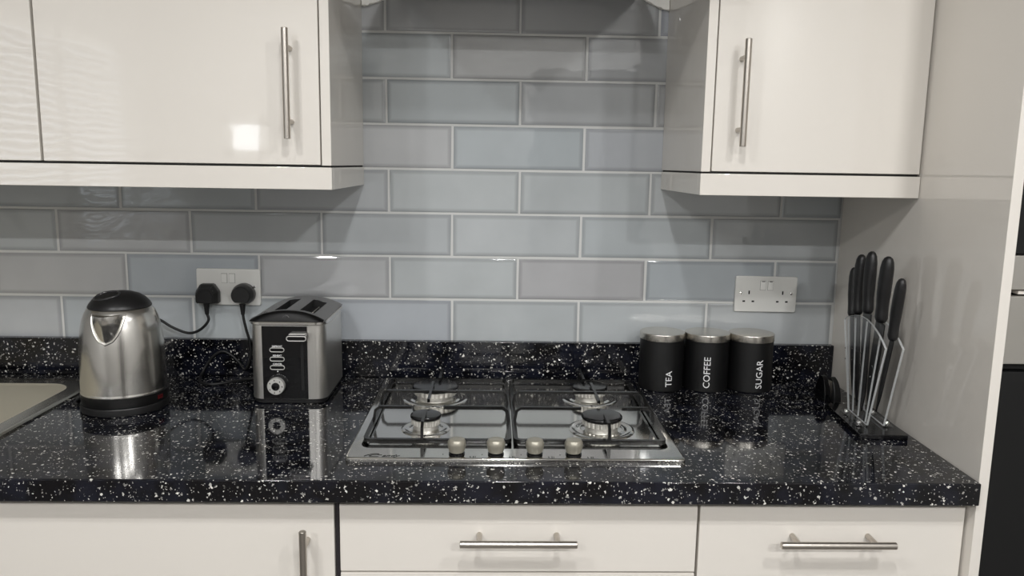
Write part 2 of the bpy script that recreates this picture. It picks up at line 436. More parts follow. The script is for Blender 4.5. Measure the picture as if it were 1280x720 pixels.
def wall_cabinet(x0, x1, yd, label, end=None, handle_x=None, top=2.12):
    zb = 1.3927
    t = thing('wall_cabinet', label, 'cabinet', (0, 0, 0), 0, None)
    bm = bmesh.new()
    cx0 = x0 + (.018 if end == 'left' else 0); cx1 = x1 - (.018 if end == 'right' else 0)
    th = .018
    yb = yd+.0215
    box(bm, cx0, cx1, yb, -.001, zb, zb+th); box(bm, cx0, cx1, yb, -.001, top-th, top)
    box(bm, cx0, cx0+th, yb, -.001, zb+th, top-th); box(bm, cx1-th, cx1, yb, -.001, zb+th, top-th)
    box(bm, cx0+th, cx1-th, -.012, -.001, zb+th, top-th)
    box(bm, cx0+th, cx1-th, yb+.01, -.012, 1.74, 1.758)
    obj('carcass', bm, M_carc, t)
    if end:
        bm = bmesh.new()
        a, b = (x0, x0+.0175) if end == 'left' else (x1-.0175, x1)
        box(bm, a, b, yd, -.001, zb, top, .0012); obj('end_panel', bm, M_gloss, t, 40)
    bm = bmesh.new(); box(bm, cx0+.0018, cx1-.0018, yd, yd+.0185, zb+.001, top, .0013)
    d = obj('door', bm, M_gloss, t, 40)
    if handle_x is not None:
        obj('handle', bar_handle(.190, 'z', (handle_x, yd-.035, 1.534), yd), M_bar, d, 40)
    return t
wall_cabinet(-.7215, CX0, LY, 'glossy cream wall cabinet left of the hob with a vertical bar handle', 'right', -.272)
wall_cabinet(-1.24, -.7225, LY, 'glossy cream wall cabinet at the far left edge, door edge only', None, -1.19)
wall_cabinet(CX1, panel_x(RY)-.002, RY, 'glossy cream wall cabinet right of the hob beside the tall panel', 'left', .5467)

def pelmet(x0, x1, yd, ret, label, top=1.3895):
    zb = 1.349
    t = thing('light_pelmet', label, 'pelmet')
    bm = bmesh.new(); box(bm, x0, x1, yd-.001, yd+.017, zb, top, .0012); obj('front_rail', bm, M_gloss, t, 40)
    bm = bmesh.new()
    a, b = (x0, x0+.018) if ret == 'left' else (x1-.018, x1)
    box(bm, a, b, yd+.0172, -.001, zb, top, .001); obj('return_rail', bm, M_gloss, t, 40)
    bm = bmesh.new()                                   # dark strip that paints the shade in the gap under the cabinet
    box(bm, x0+.004, x1-.004, yd+.004, yd+.016, top-.001, 1.3926)
    box(bm, a+.003, b-.003, yd+.016, -.002, top-.001, 1.3926)
    obj('gap_shade', bm, M_dark, t)
pelmet(-1.24, CX0+.0005, LY, 'right', 'glossy cream pelmet strip under the left wall cabinets')
pelmet(CX1-.0005, panel_x(RY)-.0015, RY, 'left', 'glossy cream pelmet strip under the right wall cabinet')

# ------------------------------------------------------------------ base units
DY = -.602
def base_carcass(t, x0, x1):
    bm = bmesh.new(); th = .018
    box(bm, x0, x0+th, DY+.021, -.04, .15, .858); box(bm, x1-th, x1, DY+.021, -.04, .15, .858)
    box(bm, x0+th, x1-th, DY+.021, -.04, .15, .168); box(bm, x0+th, x1-th, -.052, -.04, .168, .858)
    box(bm, x0+th, x1-th, DY+.021, DY+.10, .840, .858)
    obj('carcass', bm, M_carc, t)
    bm = bmesh.new(); box(bm, x0, x1, DY+.06, DY+.078, 0, .15); obj('plinth', bm, M_gloss, t)
def front(x0, x1, z0, z1, name, t):
    bm = bmesh.new(); box(bm, x0, x1, DY, DY+.0185, z0, z1, .0013); return obj(name, bm, M_gloss, t, 40)
FT = .8462
t = thing('base_cabinet', 'glossy cream base cabinet under the toaster with a vertical bar handle', 'cabinet')
base_carcass(t, -.757, -.155)
d = front(-.755, -.1615, .155, FT, 'door', t)
obj('handle', bar_handle(.190, 'z', (-.205, DY-.035, .7205), DY), M_bar, d, 40)
t = thing('drawer_unit', 'glossy cream drawer unit under the hob with a horizontal bar handle', 'drawers')
base_carcass(t, -.1545, .441)
for z0, z1, hz in ((.7285, FT, .794), (.445, .7255, .66), (.155, .442, .37)):
    d = front(-.1525, .4395, z0, z1, 'drawer', t)
    obj('handle', bar_handle(.190, 'x', (.1415, DY-.035, hz), DY), M_bar, d, 40)
t = thing('base_cabinet', 'glossy cream base unit under the canisters with a horizontal bar handle', 'cabinet')
base_carcass(t, .4415, .888)
d = front(.4437, .8905, .155, FT, 'door', t)
obj('handle', bar_handle(.190, 'x', (.6645, DY-.035, .794), DY), M_bar, d, 40)
t = thing('gap_strip', 'dark strip standing in for the open gap between the left door and the drawers', 'filler strip')
bm = bmesh.new(); box(bm, -.1595, -.1537, DY+.004, DY+.0205, .155, .858, .0008); obj('strip', bm, mat('gap_darkness', lin(40, 37, 40), .25), t)  # the open gap's darkness is put into the strip's colour

# ------------------------------------------------------------------ worktop and upstand
bm = bmesh.new()
prism(bm, [(-1.95, -.001), (-1.95, -.634), (panel_x(-.634)-.0008, -.634), (panel_x(-.001)-.001, -.001)], WT-.038, WT, .002, 3)
tag(obj('worktop', bm, M_gran, smooth=50), 'long black speckled laminate worktop running under hob and kettle', 'worktop')
bm = bmesh.new()
prism(bm, [(-1.95, -.0008), (-1.95, -.0195), (panel_x(-.02)-.001, -.0195), (panel_x(0)-.001, -.0008)], WT+.0002, .9868, .0015, 2)
tag(obj('upstand', bm, M_gran, smooth=50), 'black speckled upstand strip along the foot of the tiles', 'upstand')

# ------------------------------------------------------------------ tall panel and ovens on the right
t = thing('tall_oven_housing', 'tall glossy cream oven housing beside the worktop, side panel facing the hob', 'cabinet')
bm = bmesh.new()
PW = .0175
prism(bm, [(panel_x(0), -.001), (panel_x(-.6245), -.6245), (panel_x(-.6245)+PW, -.6245), (panel_x(0)+PW, -.001)], 0, 2.25, .0012, 2)
obj('side_panel', bm, M_gloss, t, 40)
bm = bmesh.new()
X0, X1 = .930, 1.506
for z0, z1 in ((.15, .168), (.55, .568), (1.2085, 1.2145), (1.74, 1.758), (2.23, 2.248)): box(bm, X0, X1, -.585, -.03, z0, z1)
box(bm, X1, X1+.018, -.60, -.002, 0, 2.25); box(bm, X0, X1, -.028, -.002, .15, 2.248)
obj('carcass', bm, M_carc, t)
bm = bmesh.new(); box(bm, .9135, .9165, -.612, -.604, 1.2092, 1.2145); box(bm, X0, X1, -.612, -.585, 1.2092, 1.2145); obj('shelf_edge', bm, M_carc, t)
OX = .9135
ov = thing('built_in_oven', 'built in oven with black glass door below a steel control panel', 'oven', (0, 0, 0))
bm = bmesh.new(); box(bm, OX, 1.50, -.613, -.596, .60, 1.083, .003); obj('door', bm, M_glass_blk, ov, 40)
bm = bmesh.new(); box(bm, OX, 1.50, -.616, -.596, 1.0955, 1.2065, .002); obj('control_panel', bm, M_oven, ov, 40)
bm = bmesh.new(); box(bm, .932, 1.50, -.594, -.10, .575, 1.205); box(bm, .925, 1.50, -.600, -.594, 1.084, 1.095); obj('body', bm, M_dark, ov)
bm = bmesh.new(); cyl(bm, (1.0, -.655, 1.03), (1.42, -.655, 1.03), .008, 20, .001)
for x in (1.03, 1.39): cyl(bm, (x, -.655, 1.03), (x, -.613, 1.03), .006, 14)
obj('handle', bm, M_bar, ov, 40)
mw = thing('built_in_microwave', 'built in black glass appliance with a steel strip at the right edge, above the oven', 'microwave', (0, 0, 0))
bm = bmesh.new(); box(bm, OX, 1.50, -.613, -.596, 1.273, 1.735, .003); obj('door', bm, M_glass_blk, mw, 40)
bm = bmesh.new(); box(bm, OX, 1.50, -.616, -.596, 1.2165, 1.2715, .002); obj('trim_strip', bm, M_oven, mw, 40)
bm = bmesh.new(); box(bm, .932, 1.50, -.594, -.15, 1.2155, 1.735); obj('body', bm, M_dark, mw)

# ------------------------------------------------------------------ sink drainer
sk = thing('sink', 'stainless steel sink drainer set in the worktop at the left edge', 'sink', (0, 0, WT))
def L3(poly, z): return [(x, y, z) for x, y in poly]
bm = bmesh.new()
o_ = lambda ins, r: rrect(-1.80+ins, -.787-ins, -.56+ins, -.072-ins, r, 8)
i_ = lambda ins, r: rrect(-1.40+ins, -.8245-ins, -.52+ins, -.108-ins, r, 8)
loft(bm, [L3(o_(0, .012), .0002), L3(o_(0, .012), .003), L3(o_(.003, .010), .006), L3(o_(.010, .008), .0065), L3(o_(.013, .008), .0045),
          L3(i_(0, .055), .0045), L3(i_(.002, .053), .0042)], True, False)
dr = obj('rim', bm, M_sink, sk, 40)
bm = bmesh.new(); loft(bm, [L3(i_(.0021, .053), .0041), L3(i_(.006, .051), .0030), L3(i_(.016, .045), .0012)], False, True)
obj('drainer', bm, M_basin, sk, 40)
# mixer tap beyond the left edge, mirrored in the tiles
tp = thing('mixer_tap', 'arched chrome mixer tap mirrored in the tiles at the left edge', 'tap', (-1.44, -.16, WT+.007))
bm = bmesh.new(); lathe(bm, [(0, 0), (.027, 0), (.027, .006), (.022, .012), (.021, .07), (.015, .085), (0, .085)], 28); obj('base', bm, M_chrome, tp, 40)
bm = bmesh.new(); tube(bm, [(0, 0, .08), (0, 0, .22), (.03, -.012, .34), (.13, -.05, .405), (.25, -.10, .37), (.30, -.12, .30), (.305, -.122, .26)], .012, 14); obj('spout', bm, M_chrome, tp, 60)
bm = bmesh.new(); tube(bm, [(-.018, 0, .05), (-.05, 0, .06), (-.10, -.01, .085)], .006, 10); obj('lever', bm, M_chrome, tp, 60)

# ------------------------------------------------------------------ gas hob
HX, HY0, HY1 = .1384, -.5556, -.0488
hob = thing('gas_hob', 'stainless steel four burner gas hob set in the black worktop', 'hob', (HX, HY0, WT))
W2, D = .290, HY1-HY0
bm = bmesh.new()
ho = lambda ins, r: rrect(-W2+ins, W2-ins, ins, D-ins, r, 8)
hi_ = lambda ins, r: rrect(-.274+ins, .274-ins, .047+ins, D-.016-ins, r, 8)
loft(bm, [L3(ho(0, .010), .0002), L3(ho(0, .010), .0055), L3(ho(.0006, .0095), .0068), L3(ho(.002, .009), .0077), L3(ho(.004, .008), .008),
          L3(hi_(0, .022), .008), L3(hi_(.002, .021), .0074), L3(hi_(.006, .02), .0055), L3(hi_(.009, .018), .005)])
obj('hob_plate', bm, M_hob, hob, 35)
ZW = .005
def burner(x, y, r, ring):
    bx, by = x-HX, y-HY0
    bm = bmesh.new()
    lathe(bm, [(ring, .0), (ring, .0012), (ring-.003, .0028), (ring-.006, .0024), (ring-.011, .0012), (ring-.016, .0014), (ring-.019, .0030), (ring-.022, .0024), (r+.001, .0012), (r*.8, .0014), (0, .0014)], 64, (bx, by, ZW))
    b = obj('burner', bm, M_hob, hob, 50)
    bm = bmesh.new()
    # notched flame crown
    n = 72; t = bmesh.new(); zz = [.0014, .009, .011, .021, .022]
    rr = [r*.80, r*.80, r*.93, r*.95, r*.80]
    rings = []
    for z_, q in zip(zz, rr):
        rings.append([t.verts.new((bx+(q-(.0016 if (k % 3 == 0 and z_ > .010 and z_ < .0215) else 0))*math.cos(2*PI*k/n), by+(q-(.0016 if (k % 3 == 0 and z_ > .010 and z_ < .0215) else 0))*math.sin(2*PI*k/n), ZW+z_)) for k in range(n)])
    for A, B in zip(rings, rings[1:]):
        for k in range(n): t.faces.new((A[k], A[(k+1) % n], B[(k+1) % n], B[k]))
    t.faces.new(rings[0][::-1]); t.faces.new(rings[-1]); merge(bm, t)
    obj('flame_crown', bm, M_alu, b, 30)
    bm = bmesh.new(); lathe(bm, [(0, .0222), (r*.9, .0222), (r, .0238), (r, .0268), (r*.97, .0288), (r*.9, .0298), (0, .0302)], 56, (bx, by, ZW)); obj('burner_cap', bm, M_cap, b, 40)
burner(-.024, -.197, .049, .070)
burner(-.028, -.396, .0290, .046)
burner(.306, -.195, .037, .060)
burner(.305, -.393, .0387, .062)

def grate(x0, x1, sgn, bx):
    """pan support: low frame, raised cross bars and fingers"""
    bm = bmesh.new(); fz, tz = .0118, .0405
    X0, X1, Y0, Y1 = x0-HX, x1-HX, -.481-HY0, -.082-HY0
    ring = [(x, y, fz) for x, y in rrect(X0, X1, Y0, Y1, .010, 4)]
    tube(bm, ring, 0, closed=True, smooth_path=False, rect=(.0038, .0038))
    def cross(y, gap=None):
        y -= HY0
        if gap is None:
            tube(bm, [(X0, y, fz), (X0+.004, y, tz-.006), (X0+.012, y, tz), (X1-.012, y, tz), (X1-.004, y, tz-.006), (X1, y, fz)], 0, smooth_path=False, rect=(.0026, .0034))
        else:
            g0, g1 = gap[0]-HX, gap[1]-HX
            tube(bm, [(X0, y, fz), (X0+.004, y, tz-.006), (X0+.012, y, tz), (g0, y, tz)], 0, smooth_path=False, rect=(.0026, .0034))
            tube(bm, [(g1, y, tz), (X1-.012, y, tz), (X1-.004, y, tz-.006), (X1, y, fz)], 0, smooth_path=False, rect=(.0026, .0034))
    def longi(x, ya, yb, foot):
        x -= HX; ya -= HY0; yb -= HY0
        P = [(x, ya, tz), (x, yb, tz)]
        if foot == 'front': P = [(x, Y0, fz), (x, Y0+.002, tz-.006), (x, Y0+.010, tz), (x, yb, tz)]
        if foot == 'back': P = [(x, Y1, fz), (x, Y1-.002, tz-.006), (x, Y1-.010, tz), (x, yb, tz)]
        tube(bm, P, 0, smooth_path=False, rect=(.0026, .0034))
    cross(-.270)
    cross(-.376, (bx-.030, bx+.030) if bx < .2 else (bx-.038, bx+.040))
    longi(bx-.002*sgn, -.205, -.335, None)
    longi(bx+.010*sgn, 0, -.178, 'back')
    longi(bx-.002*sgn if bx < .2 else bx+.002, 0, -.405 if bx < .2 else -.418, 'front')
    for fx in (X0+.03, X1-.03):
        for fy in (Y0, Y1):
            cyl(bm, (fx, fy, ZW+.0028), (fx, fy, fz), .0042, 12)
    o = obj('pan_support', bm, M_enamel, hob, 30)
    return o
grate(-.1290, .1285, 1, -.026)
grate(.1395, .4070, -1, .305)

for i, kx in enumerate((.0365, .1035, .1705, .2375)):
    bm = bmesh.new(); x, y = kx-HX, -.534-HY0
    lathe(bm, [(0, 0), (.0140, 0), (.0140, .0022), (.0118, .0030), (.0118, .0042), (0, .0042)], 32, (x, y, .0078))
    k = obj('knob_shadow', bm, M_blackg, hob, 40)  # thin black disc standing in for the shadow under the knob
    bm = bmesh.new()
    lathe(bm, [(0, .0044), (.0122, .0044), (.0134, .0060), (.0160, .0165), (.0157, .0215), (.0136, .0262), (.011, .0274), (0, .0277)], 36, (x, y, .0078))
    kn = obj('control_knob', bm, M_knob, k, 50)
    bm = bmesh.new()                                    # printed dot and burner diagram
    box(bm, x-.0245, x-.0225, y-.004, y-.002, .0080, .0083); obj('dial_dot', bm, M_dark, hob)
    bm = bmesh.new()
    box(bm, x+.0225, x+.0250, y-.016, y-.0145, .0080, .0083); box(bm, x+.0225, x+.024, y-.013, y-.0115, .0080, .0083)
    for q in ((.029, -.0165), (.029, -.0115)): box(bm, x+q[0]-.0015, x+q[0]+.0015, y+q[1]-.0007, y+q[1]+.0007, .0080, .0083)
    box(bm, x+.0318, x+.0328, y-.0170, y-.0110, .0080, .0083)
    obj('burner_symbol', bm, M_dark, hob)
# script badge on the front left corner
tb = text_bm('C', .026, .00012, .35); t2 = text_bm('andy', .0150, .00012, .45)
bmesh.ops.scale(tb, vec=(1.15, .55, 1), verts=tb.verts)
bm = bmesh.new()
merge(bm, tb, 0, Matrix.Translation((-.106-HX, -.5455-HY0, .0082))); merge(bm, t2, 0, Matrix.Translation((-.0765-HX, -.5455-HY0, .0082)))
tube(bm, [(-.0955-HX, -.5375-HY0, .0082), (-.104-HX, -.5365-HY0, .0082), (-.115-HX, -.5425-HY0, .0082), (-.120-HX, -.5475-HY0, .0082)], .0006, 6)
obj('badge', bm, M_dark, hob)

# ------------------------------------------------------------------ kettle
kt = thing('kettle', 'brushed steel kettle with black lid and base beside the sink', 'kettle', (-.653, -.252, WT))
bm = bmesh.new(); lathe(bm, [(0, 0), (.080, 0), (.083, .002), (.083, .0135), (.0815, .0155), (0, .0155)], 64); obj('power_base', bm, M_black, kt, 40)
bm = bmesh.new(); lathe(bm, [(0, .0157), (.0795, .0157), (.0805, .017), (.0815, .030), (.0812, .0355), (0, .0355)], 64); obj('base_ring', bm, mat('kettle_base_black', lin(14, 14, 14), .3), kt, 40)
bm = bmesh.new()
prof = [(.0790, .0357), (.0812, .0362), (.0816, .038), (.0810, .0400), (.0805, .0430), (.0798, .085), (.0786, .120), (.0765, .148), (.0735, .169), (.0695, .186), (.0645, .198), (.0600, .2045), (.0575, .2070), (0, .2070)]
lathe(bm, prof, 96); kb = obj('body', bm, M_steel, kt, 30)
bm = bmesh.new()
lathe(bm, [(0, .2072), (.0588, .2072), (.0590, .2095), (.0560, .2150), (.0490, .2235), (.038, .2310), (.024, .2360), (.010, .2380), (0, .2383)], 64); ld = obj('lid', bm, M_black, kt, 50)
bm = bmesh.new()
def lid_z(r):
    P = [(0, .2383), (.010, .2380), (.024, .2360), (.038, .2310), (.049, .2235), (.056, .2150)]
    for (r0, z0), (r1, z1) in zip(P, P[1:]):
        if r0 <= r <= r1: return z0+(z1-z0)*(r-r0)/(r1-r0)
    return .215
ringp = []
for k in range(28):
    a = 2*PI*k/28; x = -.012+.0240*math.cos(a); y = -.026+.0165*math.sin(a)
    rr = math.hypot(x, y); zz = lid_z(rr)
    ringp.append((x, y, zz+.0004))
tube(bm, ringp, .0024, 8, closed=True, smooth_path=False); obj('lid_latch', bm, mat('latch_black', lin(44, 44, 45), .2), ld, 60)
# spout: rounded V beak facing the room
def body_r(z):
    for (r0, z0), (r1, z1) in zip(prof, prof[1:]):
        if z0 <= z <= z1 and z1 > z0: return r0+(r1-r0)*(z-z0)/(z1-z0)
    return prof[-2][0]
bm = bmesh.new(); t = bmesh.new()
ztop, zbot, nu, nv = .2005, .146, 14, 14
grid = []
for i in range(nv+1):
    f = i/nv; z_ = zbot+(ztop-zbot)*f
    half = math.radians(2+27*f**.55); prot = .026*f**1.1
    row = []
    for j in range(nu+1):
        s = -1+2*j/nu; a = -PI/2+.055+half*s
        rr = body_r(z_)-.0006+prot*(1-abs(s)**1.35)
        row.append(t.verts.new((rr*math.cos(a), rr*math.sin(a), z_)))
    grid.append(row)
for A, B in zip(grid, grid[1:]):
    for j in range(nu): t.faces.new((A[j], A[j+1], B[j+1], B[j]))
inner = [t.verts.new((.94*v.co.x, .80*v.co.y, v.co.z)) for v in grid[-1]]
for j in range(nu): t.faces.new((grid[-1][j], grid[-1][j+1], inner[j+1], inner[j]))
merge(bm, t)
obj('spout', bm, M_steel, kt, 30)
bm = bmesh.new()
edge = []
for i in range(nv+1):
    f = 1-i/nv; z_ = zbot+(ztop-zbot)*f; a = -PI/2-math.radians(2.3+27.3*f**.55); rr = body_r(z_)+.0004
    edge.append((rr*math.cos(a), rr*math.sin(a), z_))
edge += [(0, -(body_r(zbot)+.0008), zbot-.0015)]
edge += [(-x, y, z_) for x, y, z_ in edge[-2::-1]]
tube(bm, edge, .0022, 10, sub=3); bmesh.ops.rotate(bm, cent=(0, 0, 0), matrix=Matrix.Rotation(.055, 3, 'Z'), verts=bm.verts)
obj('spout_rim', bm, M_steel, kt, 60)
bm = bmesh.new(); tube(bm, [(0, .062, .196), (0, .085, .200), (0, .112, .185), (0, .122, .14), (0, .118, .09), (0, .105, .052), (0, .082, .042)], .0105, 14); obj('handle', bm, M_black, kt, 60)
bm = bmesh.new(); a = math.radians(-14)
box(bm, -.007, .007, -.0015, .0008, .022, .030, .0005)
bmesh.ops.transform(bm, matrix=Matrix.Rotation(a+PI/2, 4, 'Z') @ Matrix.Translation((0, -.0811, 0)), verts=bm.verts)
obj('power_switch', bm, M_red, kt)

# ------------------------------------------------------------------ toaster
TX0, TX1, TY0, TY1 = -.4045, -.2485, -.234, -.031
to = thing('toaster', 'two slice steel toaster with black control front and dial', 'toaster', ((TX0+TX1)/2, TY0, WT))
hw = (TX1-TX0)/2; dl = TY1-TY0
fr = lambda ins, r: rrect(-hw+ins, hw-ins, ins, dl-ins, r, 8)
bm = bmesh.new(); loft(bm, [L3(fr(.006, .022), .0), L3(fr(.003, .024), .002), L3(fr(.003, .024), .0098), L3(fr(.006, .022), .0102)]); obj('base', bm, M_black, to, 40)
bm = bmesh.new(); loft(bm, [L3(fr(.0005, .026), .0104), L3(fr(0, .026), .011), L3(fr(.0008, .026), .1668)], True, True); tb_ = obj('body', bm, M_tsteel, to, 40)
bm = bmesh.new(); loft(bm, [L3(fr(-.0008, .027), .167), L3(fr(-.0022, .027), .1685), L3(fr(-.0022, .027), .1735), L3(fr(-.0008, .027), .175)]); obj('top_band', bm, M_steel, to, 40)
# arched crown with two open slots
def arch(x): return .1752 + .0205*(1-(abs(x)/hw)**2.2)
s1 = (-.0315, -.0060); s2 = (.0215, .0515)
xs = sorted(set([-hw+.001+k*(2*hw-.002)/26 for k in range(27)] + list(s1) + list(s2)))
sy = (.027, .155)
ys = [.0, .004, .012, sy[0], .06, .10, sy[1], .18, dl-.004, dl]
bm = bmesh.new()
def czz(x, y):
    z_ = arch(x)
    if y < .012: z_ = .1752+(z_-.1752)*(.0 if y <= 0 else (.78 if y < .008 else 1))
    if y > dl-.003: z_ = .1752+(z_-.1752)*.4
    return z_
V = {}
for i, x in enumerate(xs):
    for j, y in enumerate(ys):
        V[i, j] = bm.verts.new((x, y+.0, czz(x, y)))
def in_slot(x, y): return any(a < x < b for a, b in (s1, s2)) and sy[0] < y < sy[1]
for i in range(len(xs)-1):
    for j in range(len(ys)-1):
        if not in_slot((xs[i]+xs[i+1])/2, (ys[j]+ys[j+1])/2): bm.faces.new((V[i, j], V[i+1, j], V[i+1, j+1], V[i, j+1]))
for j in range(len(ys)-1):
    for i in (0, len(xs)-1): pass
cr = obj('crown', bm, M_crown, to, 40)
for a, b in (s1, s2):
    bm = bmesh.new()
    vs = [(a, sy[0]), (b, sy[0]), (b, sy[1]), (a, sy[1])]
    top = [bm.verts.new((x, y, arch(x)-.0003)) for x, y in vs]; bot = [bm.verts.new((x, y, .1758)) for x, y in vs]
    for k in range(4): bm.faces.new((top[k], top[(k+1) % 4], bot[(k+1) % 4], bot[k]))
    bm.faces.new(bot)
    obj('slot_well', bm, M_dark, cr)
    bm = bmesh.new(); x = a+(b-a)*.62
    tube(bm, [(x, sy[0]+.03, .1760), (x, sy[0]+.034, arch(x)-.008), (x, sy[1]-.03, arch(x)-.008), (x, sy[1]-.026, .1760)], .0010, 8, smooth_path=False)
    obj('bread_guide', bm, M_bar, cr)
# black fascia on the front of the crown
bm = bmesh.new(); fa = []
n = 30
lo = [bm.verts.new((-hw+.003+(2*hw-.006)*k/n, -.0012, .1750)) for k in range(n+1)]
hi2 = [bm.verts.new((-hw+.003+(2*hw-.006)*k/n, .0105, max(.1756, arch(-hw+.003+(2*hw-.006)*k/n)+.0005))) for k in range(n+1)]
md = [bm.verts.new((-hw+.003+(2*hw-.006)*k/n, .0020, .1750+.72*(max(.1756, arch(-hw+.003+(2*hw-.006)*k/n)+.0005)-.1750))) for k in range(n+1)]
bk = [bm.verts.new((v.co.x, .020, v.co.z+.0003)) for v in hi2]
for A, B in ((lo, md), (md, hi2)):
    for k in range(n): bm.faces.new((A[k], A[k+1], B[k+1], B[k]))
obj('crown_fascia', bm, mat('fascia_black', lin(8, 8, 8), .4, spec=.25), to, 50)
bm = bmesh.new()                                         # small triangular emblem on the fascia
for k in range(3): tube(bm, [(-.008+.003*k, -.0000, .1838), (-.002+.003*k*.6, .0012, .1885), (.006, -.0000, .1838)], .0004, 6, smooth_path=False)
obj('emblem', bm, M_grey, to)
# side lever on the left shoulder
bm = bmesh.new(); t = bmesh.new()
pts = [(-hw+.001, .004, .1752), (-hw+.030, .010, .1900), (-hw+.036, .016, .1860), (-hw+.008, .012, .1752)]
a = [t.verts.new(p) for p in pts]; b = [t.verts.new((p[0], p[1]+.012, p[2]+.003)) for p in pts]
t.faces.new(a[::-1]); t.faces.new(b)
for k in range(4): t.faces.new((a[k], a[(k+1) % 4], b[(k+1) % 4], b[k]))
bmesh.ops.bevel(t, geom=t.edges[:], offset=.0012, segments=2, affect='EDGES'); merge(bm, t)
obj('warming_lever', bm, M_crown, to, 40)
# front control panel, tilted with the body
cx_ = (TX0+TX1)/2
pl, pr_ = -.3775-cx_, -.2850-cx_
bm = bmesh.new(); box(bm, pl, pr_, -.0022, .004, .0115, .1655, .0008); cp = obj('control_panel', bm, M_blackg, to, 40)
def stadium(x, z_, w, h, y0, y1, tube_r, name, m, par):
    P = [(px, y0, pz) for px, pz in rrect(x-w/2, x+w/2, z_-h/2, z_+h/2, h/2-.0001, 6)]
    b = bmesh.new(); tube(b, P, tube_r, 8, closed=True, smooth_path=False); r_ = obj(name, b, m, par, 60)
    return r_
for z_, tx in ((.1162, 'DEFROST'), (.0968, 'REHEAT'), (.0789, 'CANCEL')):
    x = -.3465-cx_
    bm = bmesh.new()
    P = rrect(x-.0130, x+.0130, z_-.0032, z_+.0032, .0031, 6)
    loft(bm, [[(p, -.0020, q) for p, q in P], [(p, -.0042, q) for p, q in P], [(x+(p-x)*.94, -.0047, z_+(q-z_)*.85) for p, q in P]])
    b_ = obj('push_button', bm, M_blackg, to, 40)
    stadium(x, z_, .0290, .0082, -.0042, 0, .0009, 'button_rim', M_bright, b_)
    tb = text_bm(tx, .0050, .0001, bold=.0001)
    bm = bmesh.new(); merge(bm, tb, 0, Matrix.Translation((x, -.0024, z_+.0070)) @ Matrix.Rotation(PI/2, 4, 'X')); obj('caption', bm, M_white, to)
RX = Matrix.Rotation(PI/2, 4, 'X')
kx, kz = -.3480-cx_, .0418
bm = bmesh.new(); lathe(bm, [(0, .0022), (.0215, .0022), (.0215, .0040), (.019, .0055), (0, .0055)], 48, M=Matrix.Translation((kx+.003, 0, kz+.0025)) @ RX); dl_ = obj('dial_seat', bm, M_blackg, to, 40)
bm = bmesh.new(); lathe(bm, [(.0085, .0056), (.0168, .0056), (.0178, .0070), (.0178, .0150), (.0168, .0168), (.0095, .0172), (.0085, .0165)], 48, M=Matrix.Translation((kx, 0, kz)) @ RX); dd = obj('browning_dial', bm, M_bright, dl_, 40)
bm = bmesh.new(); lathe(bm, [(0, .0057), (.0084, .0057), (.0084, .0174), (.0070, .0182), (0, .0182)], 32, M=Matrix.Translation((kx, 0, kz)) @ RX); obj('dial_centre', bm, M_blackg, dl_, 40)
bm = bmesh.new()
for k in range(7):
    a = math.radians(90-150+50*k); x, z_ = kx+.0132*math.sin(a-PI/2+PI/2), kz+.0132*math.cos(a-PI/2+PI/2)
    box(bm, x-.0009, x+.0009, -.0174, -.0171, z_-.0013, z_+.0013)
obj('dial_numbers', bm, M_dark, dl_)
bm = bmesh.new(); lathe(bm, [(0, .0022), (.0013, .0022), (.0013, .0028), (0, .0028)], 12, M=Matrix.Translation((-.3465-cx_, 0, .0705)) @ RX)
for k in range(5):
    a = math.radians(-30+k*24); lathe(bm, [(0, .0041), (.0008, .0041), (.0008, .0046), (0, .0046)], 10, M=Matrix.Translation((kx+.003+.0200*math.sin(a), 0, kz+.0025+.0200*math.cos(a))) @ RX)
obj('dial_pips', bm, M_white, to)
# lever slot and lever
bm = bmesh.new(); box(bm, -.2985-cx_, -.2925-cx_, -.0027, -.0018, .030, .150); obj('lever_slot', bm, M_dark, to)
bm = bmesh.new(); lx0, lx1 = -.3225-cx_, -.2835-cx_
P = rrect(lx0, lx1, .1385, .1480, .0045, 6)
loft(bm, [[(p, -.0026, q+.004) for p, q in P], [(p, -.016, q+.001) for p, q in P], [((p-(lx0+lx1)/2)*.95+(lx0+lx1)/2, -.0185, q) for p, q in P]]); lv = obj('lever', bm, M_blackg, to, 40)
b = bmesh.new(); tube(b, [(p, -.0182, q) for p, q in P], .0012, 8, closed=True, smooth_path=False); obj('lever_rim', b, M_bright, lv, 60)
bm = bmesh.new(); box(bm, lx0+.004, lx1-.002, -.017, -.0028, .1505, .1525, .0006); obj('lever_top', bm, M_bright, lv, 40)

